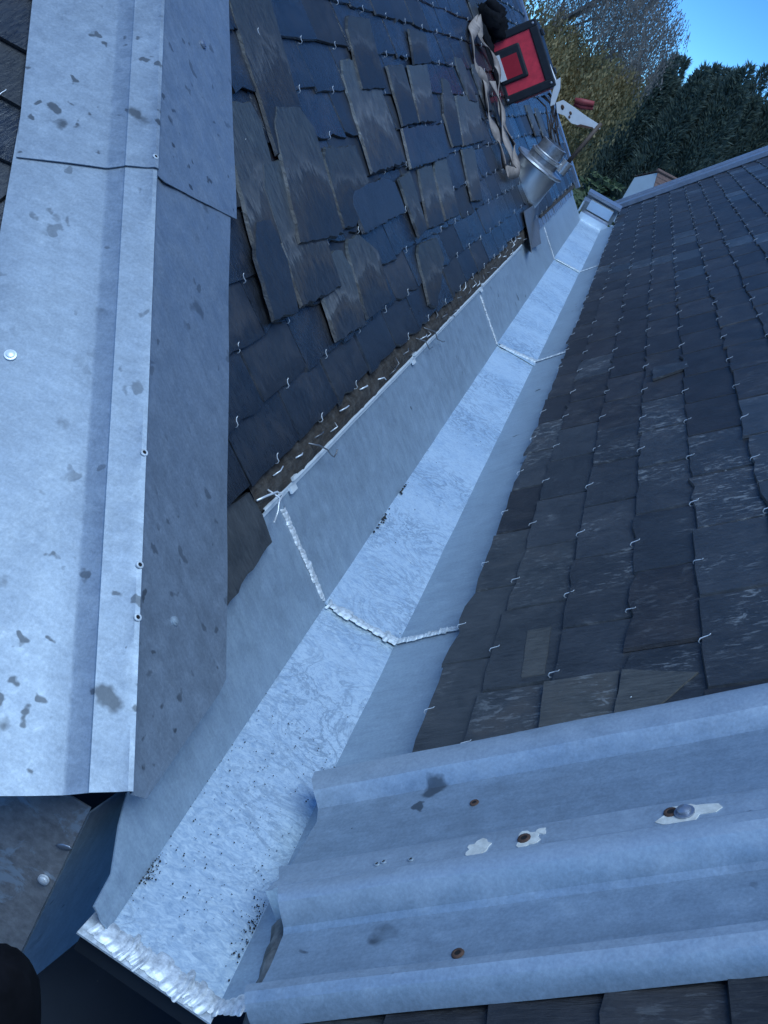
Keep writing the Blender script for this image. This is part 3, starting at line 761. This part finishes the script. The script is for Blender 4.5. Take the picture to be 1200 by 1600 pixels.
# ------------------------------------------------------------------ ribbed cover flashing over the right slope
rib = empty('ribbed_flashing', at(rp(.88, .06)), 'ribbed grey zinc cover with rusty nail holes across the right roof', 'flashing')
PROF = [(1.068, .020), (1.066, .029), (1.060, .041), (1.048, .049), (1.028, .051), (1.010, .046), (1.000, .035), (.993, .030), (.970, .028), (.925, .028), (.888, .029), (.883, .033), (.875, .0425), (.870, .045), (.850, .0455), (.832, .0455),
        (.829, .048), (.825, .055), (.818, .0595), (.805, .060), (.797, .056), (.791, .045), (.786, .033), (.780, .029), (.740, .028), (.714, .028), (.709, .030), (.705, .039), (.698, .046), (.687, .0475), (.677, .043), (.671, .034), (.668, .022)]
ENDS = [(1.07, .020), (1.03, .026), (.975, .045), (.94, .036), (.905, .043), (.88, .034), (.845, .048), (.832, .036), (.825, .06), (.80, .069), (.75, .071), (.70, .068), (.66, .078)]
def end_s(y):
    for (a, b), (c, d) in zip(ENDS[:-1], ENDS[1:]):
        if c <= y <= a: return b + (d - b) * (a - y) / (a - c)
    return .05
rows = []
for a in range(61):
    u = a / 60; r = []
    for j, (y, o) in enumerate(PROF):
        s0 = end_s(y); s = s0 + (2.6 - s0) * u ** 1.6
        r.append(rp(y + .0015 * mnoise.noise(Vector((s * 3, j * .15, 4))), s, o + .0014 * mnoise.noise(Vector((s * 7, j * .35, 6))) + .0045))
    rows.append(r)
rows.insert(0, [rp(y, end_s(y) - .004, .004) for y, o in PROF])
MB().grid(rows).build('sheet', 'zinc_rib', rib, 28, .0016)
def rib_off(y, s):
    for j in range(len(PROF) - 1):
        (a, b), (c, d) = PROF[j], PROF[j + 1]
        if c <= y <= a: return b + (d - b) * (a - y) / max(1e-6, a - c) + .0045 + .0014 * mnoise.noise(Vector((s * 7, (j + .5) * .35, 6)))
    return .03
def nail(y, s, o, r=.003, rim='rust'): return hole(rib, rp(y, s, rib_off(y, s) + .0005), nR, r, rim)
fixing(rib, rp(.850, .476, rib_off(.85, .476) + .0012), nR, .0065, 'zinc_far', 'screw', .7)
nail(.854, .463, .0528, .0034); nail(.850, .320, .0528, .0034); nail(.953, .244, .0285, .0026); nail(.847, .162, .0525, .0016, 'zinc_dark')
nail(.849, .169, .0528, .0016, 'zinc_dark'); nail(.846, .200, .0528, .0016, 'zinc_dark'); nail(.724, .268, .0275, .003)
def smear(y, s, ry, rs, o, sd):
    n = 18; ring = []
    for j in range(n):
        a = 2 * math.pi * j / n; k_ = 1 + .7 * mnoise.noise(Vector((math.cos(a) * 1.5, math.sin(a) * 1.5, sd * 7.7)))
        yy, ss = min(.862, max(.832, y + math.sin(a) * ry * k_)), s + math.cos(a) * rs * k_
        ring.append(rp(yy, ss, rib_off(yy, ss) - .0004))
    return MB().prism(ring, nR * .0012).build('sealant_patch', 'sealant', rib)
smear(.850, .324, .013, .013, .0516, 1); smear(.850, .478, .015, .026, .0516, 2); smear(.847, .272, .011, .013, .0516, 3); smear(.850, .500, .006, .007, .0516, 4); smear(.858, .336, .006, .005, .0516, 5)
# mottled cement fillet between gutter and ribbed cover
rows = []
for i in range(17):
    y = .845 - i * .0095
    rows.append([rp(y, .026 + .0012 * i + .045 * j / 5, .006 + .010 * math.sin(math.pi * j / 5) + .006 * mnoise.noise(Vector((y * 60, j * .8, 3)))) for j in range(6)])
tag(MB().grid([r[::-1] for r in rows]).build('cement_fillet', 'rock', None, 180, .003), 'mottled strip of old mortar between gutter and ribbed cover', 'mortar')

# far verge bar of the right roof
vb = empty('verge_flashing', at(rp(8.4, 0)), 'grey zinc bar along the far edge of the right slate roof', 'flashing')
MB().prism([rp(8.36, .0, .030), rp(8.58, -.01, .030), rp(8.58, 2.8, .030), rp(8.36, 2.8, .030)][::-1], nR * .030).build('cap', 'zinc_far', vb)
MB().prism([rp(8.565, .0, .061), rp(8.61, -.01, .061), rp(8.61, 2.8, .061), rp(8.565, 2.8, .061)][::-1], nR * .018).build('roll', 'zinc_far', vb)
MB().prism([rp(8.39, .01, .005), rp(8.57, .0, .005), rp(8.57, 2.8, .005), rp(8.39, 2.8, .005)][::-1], nR * .024).build('fascia', 'zinc_dark', vb)

# grey lead flap hanging over the hem below the flue
fl = MB(); rows = []
for i in range(8):
    u = i / 7
    rows.append([lp(4.83 + .62 * v_ * (1 - .35 * u) - .20 * u, .15 - .165 * u - .01 * v_, .034 - .012 * u + .014 * math.sin(v_ * 5 + u * 2) * (.3 + u)) for v_ in [j / 7 for j in range(8)]])
tag(fl.grid(rows).build('lead_flap', 'lead', None, 60, .003), 'crumpled grey lead flap hanging below the steel flue', 'flashing')

# ------------------------------------------------------------------ steel flue on the left slope
fb = Vector((-.372, 5.22, ZC - .66)); fa = Vector((.17, -.02, 1)).normalized()
flue = empty('flue_pipe', at(fb), 'shiny steel flue pipe with collar standing in the left slate roof', 'flue')
top = .165
MB().lathe(fb, fa, [(.108, -.30), (.108, top), (.100, top), (.100, top - .004)], 40).build('pipe', 'steel', flue, 40)
MB().lathe(fb + fa * top, fa, [(.09, -.002), (.124, -.002), (.128, .004), (.124, .012), (.09, .014), (.07, .022)], 40).build('collar', 'cast', flue, 40)
o = MB().lathe(fb + fa * (top + .012), fa, [(.076, 0), (.076, .03), (.070, .034), (.070, .052), (.064, .056), (.062, .105), (.052, .107), (.052, .06)], 28).build('neck', 'cast', flue, 40)
MB().lathe(fb + fa * (top + .045), fa, [(.072, 0), (.080, .001), (.080, .012), (.072, .013)], 28).build('band', 'steel', o, 40)
sp_ = fb + fa * (top + .02) + Vector((.098, -.02, 0))
MB().lathe(sp_, fa, [(.0, .0), (.026, 0), (.026, .06), (.020, .061), (.020, .03), (0, .03)], 18).build('side_tube', 'steel', flue, 40)
MB().tube([sp_ + fa * .03, sp_ + fa * .03 + Vector((.05, .03, .24))], [.010, .009], 8).build('rod', 'rod', flue, 180)

# ------------------------------------------------------------------ tool case resting on the left slope, its face square to the gutter
TY = 5.5; SO = .622; TO = .022
def tb(a, b, d): return lp(TY + d, SO + a, TO + b)      # a upslope, b out from the roof, d away from the camera
case = empty('tool_case', frame(YA, uL, nL, tb(0, 0, 0)), 'red and black plastic tool case perched on the left slate roof', 'tool case')
def tbox(a0_, a1_, b0, b1, d0, d1, name, mat, par=case, bev=.0):
    o = MB().box(tb(a0_, b0, d0), tb(a0_, b0, d1) - tb(a0_, b0, d0), tb(a1_, b0, d0) - tb(a0_, b0, d0), tb(a0_, b1, d0) - tb(a0_, b0, d0)).build(name, mat, par)
    if bev:
        md = o.modifiers.new('bevel', 'BEVEL'); md.width = bev; md.segments = 3
    return o
W_, T_ = .312, .246
tbox(0, W_, 0, T_, .012, .20, 'shell', 'tool_black', bev=.012)
tbox(-.004, .036, -.002, T_ + .004, 0, .03, 'frame_bar', 'tool_black', bev=.006)
tbox(W_ - .032, W_ + .004, -.002, T_ + .004, 0, .03, 'frame_bar', 'tool_black', bev=.006)
tbox(.03, W_ - .028, T_ - .04, T_ + .003, 0.0005, .03, 'frame_bar', 'tool_black', bev=.006)
tbox(.03, W_ - .028, -.002, .02, 0.0005, .03, 'frame_bar', 'tool_black', bev=.006)
tbox(.034, W_ - .03, .018, T_ - .036, .006, .02, 'front_panel', 'tool_red')
hd_ = tbox(.085, .245, .004, .142, -.004, .014, 'handle_recess', 'tool_black', bev=.010)
tbox(.105, .205, .03, .118, -.0055, .01, 'recess_panel', 'tool_red_dark', hd_)
tbox(.105, .225, .006, .038, -.008, .01, 'label', 'label', hd_)
for a_ in (.05, .235): tbox(a_, a_ + .03, T_ + .002, T_ + .016, .05, .10, 'latch', 'tool_black', bev=.003)
tbox(-.006, .002, .03, T_ - .03, .04, .18, 'base_panel', 'tool_red_dark')
for a_, b_ in ((.016, .012), (.016, T_ - .015), (W_ - .014, T_ - .015)): fixing(case, tb(a_, b_, -.0005), -YA, .004, 'cast')

# dark bag behind and above the case
m = MB()
m.blob(lp(5.52, 1.0, .075), YA * .07, uL * .09, nL * .062, .5, 22, 12, 2)
m.blob(lp(5.44, .92, .03), YA * .05, uL * .10, nL * .022, .4, 18, 10, 5)
m.blob(lp(5.5, 1.05, .10), YA * .04, uL * .045, nL * .034, .5, 14, 8, 9)
m.blob(lp(5.40, .80, .024), YA * .05, uL * .11, nL * .012, .4, 18, 10, 7)
tag(m.build('black_bag', 'cloth_black', None, 180), 'crumpled black cloth bag against the upper side of the tool case', 'bag')

# webbing strap
def ribbon(pts, wdt, root, name='webbing', twist=None):
    P = []
    for i in range(len(pts) - 1):
        for j in range(5):
            p0, p1, p2, p3 = [Vector(pts[max(0, min(len(pts) - 1, i + q))]) for q in (-1, 0, 1, 2)]; t = j / 5
            P.append(.5 * ((2 * p1) + (p2 - p0) * t + (2 * p0 - 5 * p1 + 4 * p2 - p3) * t * t + (3 * p1 - p0 - 3 * p2 + p3) * t ** 3))
    P.append(Vector(pts[-1])); rows = []
    for i, p in enumerate(P):
        d = (P[min(i + 1, len(P) - 1)] - P[max(0, i - 1)]); q = Vector((-d.y, d.x)).normalized() if Vector((d.x, d.y)).length > 1e-5 else Vector((1, 0))
        a = .5 * math.sin(i * .35 + (twist or 0))
        e = Vector((q.x * math.cos(a), q.y * math.cos(a), math.sin(a))) * wdt / 2
        rows.append([lp(*(p - e)), lp(*(p + e))])
    return MB().grid(rows).build(name, 'webbing', root, 180, .003)
st = empty('strap', frame(YA, uL, nL, lp(4.8, .4)), 'beige webbing strap hanging in loops down the slates beside the tool case', 'strap')
ribbon([(5.27, 1.0, .05), (5.05, .95, .04), (4.95, .909, .035), (4.86, .84, .035), (4.834, .768, .035), (4.90, .715, .04), (4.74, .64, .04), (4.70, .578, .04), (4.68, .51, .045), (4.69, .456, .045), (4.63, .37, .045), (4.63, .335, .05), (4.72, .318, .06)], .05, st)
ribbon([(4.72, .318, .06), (4.85, .315, .055), (4.95, .345, .05), (5.04, .40, .05), (5.06, .442, .05), (4.97, .532, .05), (5.05, .60, .05), (5.10, .66, .05), (5.25, .73, .055), (5.32, .781, .055), (5.30, .83, .055), (5.22, .88, .05), (5.14, .90, .05), (5.15, .95, .05), (5.26, 1.0, .06)], .042, st, twist=1)
ribbon([(5.0, .715, .055), (4.97, .62, .06), (4.86, .54, .06), (4.80, .46, .06), (4.76, .40, .065), (4.72, .34, .06)], .045, st, twist=2)

# tin snips with red grips, and a bent strip, lying out from the case
def tp(s, n, y=TY + .02): return lp(y, s, n)
sn = empty('tin_snips', at(tp(.55, .26)), 'white-painted snips with rust spots and red grip jutting beside the tool case', 'snips')
MB().prism([tp(.545, .245), tp(.500, .235), tp(.475, .265), (tp(.43, .285)), tp(.375, .36), tp(.355, .405), tp(.372, .412), tp(.43, .365), tp(.50, .315), tp(.545, .28)], YA * .012).build('blade', 'paint_white', sn)
MB().prism([tp(.54, .238, TY + .006), tp(.60, .285, TY + .006), tp(.645, .30, TY + .006), tp(.64, .275, TY + .006), tp(.58, .235, TY + .006), tp(.54, .215, TY + .006)], YA * .01).build('tang', 'paint_white', sn)
MB().prism([tp(.412, .297, TY + .016), tp(.38, .352, TY + .016), tp(.366, .38, TY + .016), tp(.376, .375, TY + .016), tp(.41, .325, TY + .016)], -YA * .0065).build('rust_patch', 'rust', sn)
for (s_, n_, a_) in ((.515, .268, .012), (.475, .295, .010), (.46, .285, .008)):
    MB().blob(tp(s_, n_, TY + .0195), uL * a_, nL * a_ * .7, YA * .0022, .5, 9, 5, s_ * 30).build('rust_patch', 'rust', sn, 180)
MB().tube([tp(.525, .33, TY + .06), tp(.505, .36, TY + .06), tp(.475, .41, TY + .06)], [.012, .015, .012], 8).build('grip', 'grip', sn, 180)
MB().tube([tp(.51, .32, TY + .07), tp(.485, .35, TY + .07), tp(.46, .40, TY + .07)], [.011, .014, .011], 8).build('grip', 'grip', sn, 180)
MB().tube([tp(.72, .268, TY + .03), tp(.64, .272, TY + .03), tp(.58, .256, TY + .03)], [.004, .006, .005], 6).build('handle_shaft', 'paint_white', sn, 180)
wd_ = empty('frayed_rope', at(tp(.58, .17)), 'frayed brown cord hanging under the tool case', 'cord')
for q in range(9):
    a = U(0, .08)
    MB().tube([tp(.60, .15 + a, TY + .05), tp(.56 - U(0, .02), .18 + a * .9, TY + .04), tp(.50 - U(0, .06), .185 + a * .3 + U(-.02, .02), TY + .04), tp(.42 - U(0, .1), .16 + U(0, .05), TY + .05)], U(.0025, .004), 5).build('strand', 'rod', wd_, 180)

# ------------------------------------------------------------------ background: gable house
hr = Vector((.85, .53, 0)).normalized(); hg = Vector((.53, -.85, 0)).normalized()
apx = Vector((2.115, 75, ZC - 3.94))
hs = empty('gable_house', at((apx.x, apx.y, 0)), 'small white gabled house with brown tiled roof below the conifers', 'house')
le = apx - hg * 2.1 + Vector((0, 0, -1.06)); re_ = apx + hg * 1.15 + Vector((0, 0, -2.1))
wl_ = Vector((le.x, le.y, 0)); wr_ = Vector((re_.x, re_.y, 0))
MB().prism([wl_, wr_, re_, apx, le], hr * 8).build('wall', 'render_white', hs)
upz = Vector((0, 0, .05))
rr = MB()
def roof_side(e, c, nn):
    d = (e - apx); b = MB()
    rows_ = 7
    for q in range(rows_):
        p0 = apx + d * (q / rows_) + Vector((0, 0, .10)); p1 = apx + d * ((q + 1.15) / rows_) + Vector((0, 0, .15))
        b.prism([p0 - hr * .02, p1 - hr * .02, p1 + hr * 8.2, p0 + hr * 8.2], (0, 0, .03))
    return b.build('roof_tiles', 'tile_brown', hs)
roof_side(re_ + (re_ - apx) * .06, 0, 0); roof_side(le + (le - apx) * .06, 0, 0)
MB().tube([apx + Vector((0, 0, .16)) - hr * .1, apx + Vector((0, 0, .16)) + hr * 8.2], .12, 8).build('ridge', 'tile_brown', hs)

# ------------------------------------------------------------------ trees
def leaves(m, p, d, ln, wd):
    d = d.normalized(); q = d.orthogonal().normalized(); q.rotate(Matrix.Rotation(rnd() * 6.28, 3, d))
    k_ = len(m.v)
    m.v += [p, p + d * ln * .5 + q * wd / 2, p + d * ln, p + d * ln * .5 - q * wd / 2]; m.f.append((k_, k_ + 1, k_ + 2, k_ + 3))
def conifer(x, y, h, r, label, sd):
    random.seed(sd)
    root = empty('conifer', at((x, y, 0)), label, 'tree', 'dark conifers behind the house')
    MB().tube([(x, y, 0), (x, y, h * .5), (x, y, h * .97)], [.28, .18, .03], 8).build('trunk', 'bark', root, 180)
    m = MB(); N = int(15000 * (h / 12))
    ph = [rnd() * 6.28 for _ in range(6)]
    tops = [(0, 0, 1)] + [(U(-.9, .9), U(-.7, .7), U(.82, .97)) for _ in range(4)]
    for _ in range(N):
        t = rnd() ** 1.15
        a = rnd() * 6.2832
        lump = 1 + .16 * math.sin(3 * a + ph[0] + t * 9) + .12 * math.sin(5 * a + ph[1] - t * 17) + .10 * math.sin(23 * t + ph[2] + 2 * a)
        env = r * (1 - t) ** .85 * min(1, .45 + t * 6) * lump + .08
        q = env * (rnd() ** .32); lx, ly, lh = random.choice(tops); q *= .75
        p = Vector((x + lx * t + math.cos(a) * q, y + ly * t + math.sin(a) * q, .3 + t * h * lh * .985))
        d = Vector((math.cos(a) * .75, math.sin(a) * .75, U(.15, 1.5))) + Vector((U(-.4, .4), U(-.4, .4), U(-.3, .3)))
        leaves(m, p, d, U(.3, .75), U(.07, .16))
    m.build('crown', 'leaf_conifer', root)
CON = [(-5.6, 95, 9.6, 2.5), (-3.3, 97, 10.2, 2.3), (-.75, 94, 12.05, 1.7), (.0, 97, 12.25, 2.0), (1.7, 93, 12.35, 1.8), (2.5, 95, 12.95, 1.9), (3.35, 97, 13.1, 2.2), (4.6, 93, 13.9, 2.2), (5.9, 95, 14.5, 2.6), (8.2, 96, 14.9, 2.8), (11, 95, 15.2, 2.9)]
names = ['leftmost conifer, almost hidden behind the golden tree', 'dark conifer behind the right fringe of the golden tree', 'pointed dark conifer just right of the golden tree against sky',
         'slim dark conifer, second tip right of the golden tree', 'short dark conifer in the dip of the tree line', 'dark conifer with a thin tip left of the middle of the line', 'dark conifer with a low tip beside the broad conifers',
         'tall broad conifer whose dome rises highest left of the frame edge', 'broad dark conifer at the right edge of the picture', 'dark conifer beyond the right roof at far right', 'last dark conifer of the row on the right']
for i, (x, y, h, r) in enumerate(CON): conifer(x, y, h, r * 1.4, names[i], 100 + i)
random.seed(5)
# golden weeping tree
bt = Vector((-3.9, 25, 0))
bir = empty('weeping_tree', at(bt), 'golden brown tree with drooping branches and thin grey top against the sky', 'tree')
tr = [bt, bt + Vector((.1, 0, 4)), bt + Vector((.5, 0, 7.2)), bt + Vector((1.15, 0, 9.3)), bt + Vector((1.75, .1, 10.2)), bt + Vector((2.3, .2, 11.6)), bt + Vector((2.6, .2, 13))]
MB().tube(tr, [.22, .18, .12, .075, .05, .032, .012], 9).build('trunk', 'bark_pale', bir, 180)
for q in range(16):
    z = U(6.3, 11); i = [j for j in range(len(tr) - 1) if tr[j].z <= z][-1]; b0 = tr[i].lerp(tr[i + 1], (z - tr[i].z) / (tr[i + 1].z - tr[i].z))
    a = U(0, 6.28); L_ = U(1.2, 2.4)
    e = b0 + Vector((math.cos(a) * L_ * .55, math.sin(a) * L_ * .55, L_ * .55)); e2 = e + Vector((math.cos(a) * L_ * .45, math.sin(a) * L_ * .45, -.1))
    MB().tube([b0, e, e2], [.035, .022, .008], 6).build('limb', 'bark_pale', bir, 180)
mg, mn, mo = MB(), MB(), MB()
def edge_x(z):                             # right outline of the crown
    t = [(-4.2, -1.5), (-3.0, -1.15), (-2.0, -1.05), (-1.2, -.85), (-.75, -.60), (-.2, -.42), (.2, -.30), (.8, -.25), (1.8, -.55), (3.0, -1.2), (4.5, -2.4)]
    z -= ZC
    for (a, b), (c, d) in zip(t[:-1], t[1:]):
        if a <= z <= c: return b + (d - b) * (z - a) / (c - a)
    return -3
for q in range(15000):
    z = ZC + U(-4.0, 4.3); ex = edge_x(z) + .55 * mnoise.noise(Vector((z * 1.4, 3, 1))); y = 25 + random.gauss(0, 1.1)
    x = ex - abs(random.gauss(0, 1.0)) ** 1.0 * 1.6 - abs(y - 25) * .35
    if x < -7.5: continue
    hi = z > ZC + .55 - (x + 2) * .15
    if hi and rnd() < .5: continue
    if not hi and mnoise.noise(Vector((x * 1.1, y * .6, z * .8))) < -.10: continue
    n = random.randint(10, 22) if not hi else random.randint(7, 14); p = Vector((x, y, z))
    tone = mnoise.noise(Vector((x * .8 + 5, y * .5, z * .6))) + U(-.25, .25)
    mm = mo if hi else (mg if tone > -.02 else mn)
    dx, dy = U(-.2, .2), U(-.2, .2)
    if hi:
        k_ = len(mo.v); mo.v += [p, p + Vector((.012, 0, 0)), p + Vector((dx, dy, -.55))]; mo.f.append((k_, k_ + 1, k_ + 2))
    for j in range(n):
        p = p + Vector((dx * .08 + U(-.03, .03), dy * .08 + U(-.03, .03), -U(.03, .07)))
        if p.x > ex + .12: break
        leaves(mm, p + Vector((U(-.05, .05), U(-.05, .05), 0)), Vector((U(-.6, .6), U(-.6, .6), -1)), U(.07, .13) * (.7 if hi else .95), U(.025, .05) * (.7 if hi else 1.1))
mg.build('crown', 'leaf_gold', bir); mn.build('crown', 'leaf_green', bir); mo.build('crown', 'leaf_grey', bir)
# young tree behind the gutter outlet
yt = Vector((-.10, 14, 0)); sh = empty('young_tree', at(yt), 'pale green bushy tree top behind the gutter outlet', 'tree')
MB().tube([yt, yt + Vector((.05, 0, 4)), yt + Vector((0, 0, ZC - 1.5))], [.06, .045, .01], 7).build('trunk', 'bark', sh, 180)
m = MB()
for q in range(140):
    c = yt + Vector((random.gauss(0, .24), random.gauss(0, .24), ZC - 1.62 + random.gauss(0, .26)))
    for j in range(9):
        a = rnd() * 6.28; leaves(m, c, Vector((math.cos(a), math.sin(a), U(-.2, .8))), U(.07, .13), U(.03, .05))
m.build('crown', 'leaf_shrub', sh)
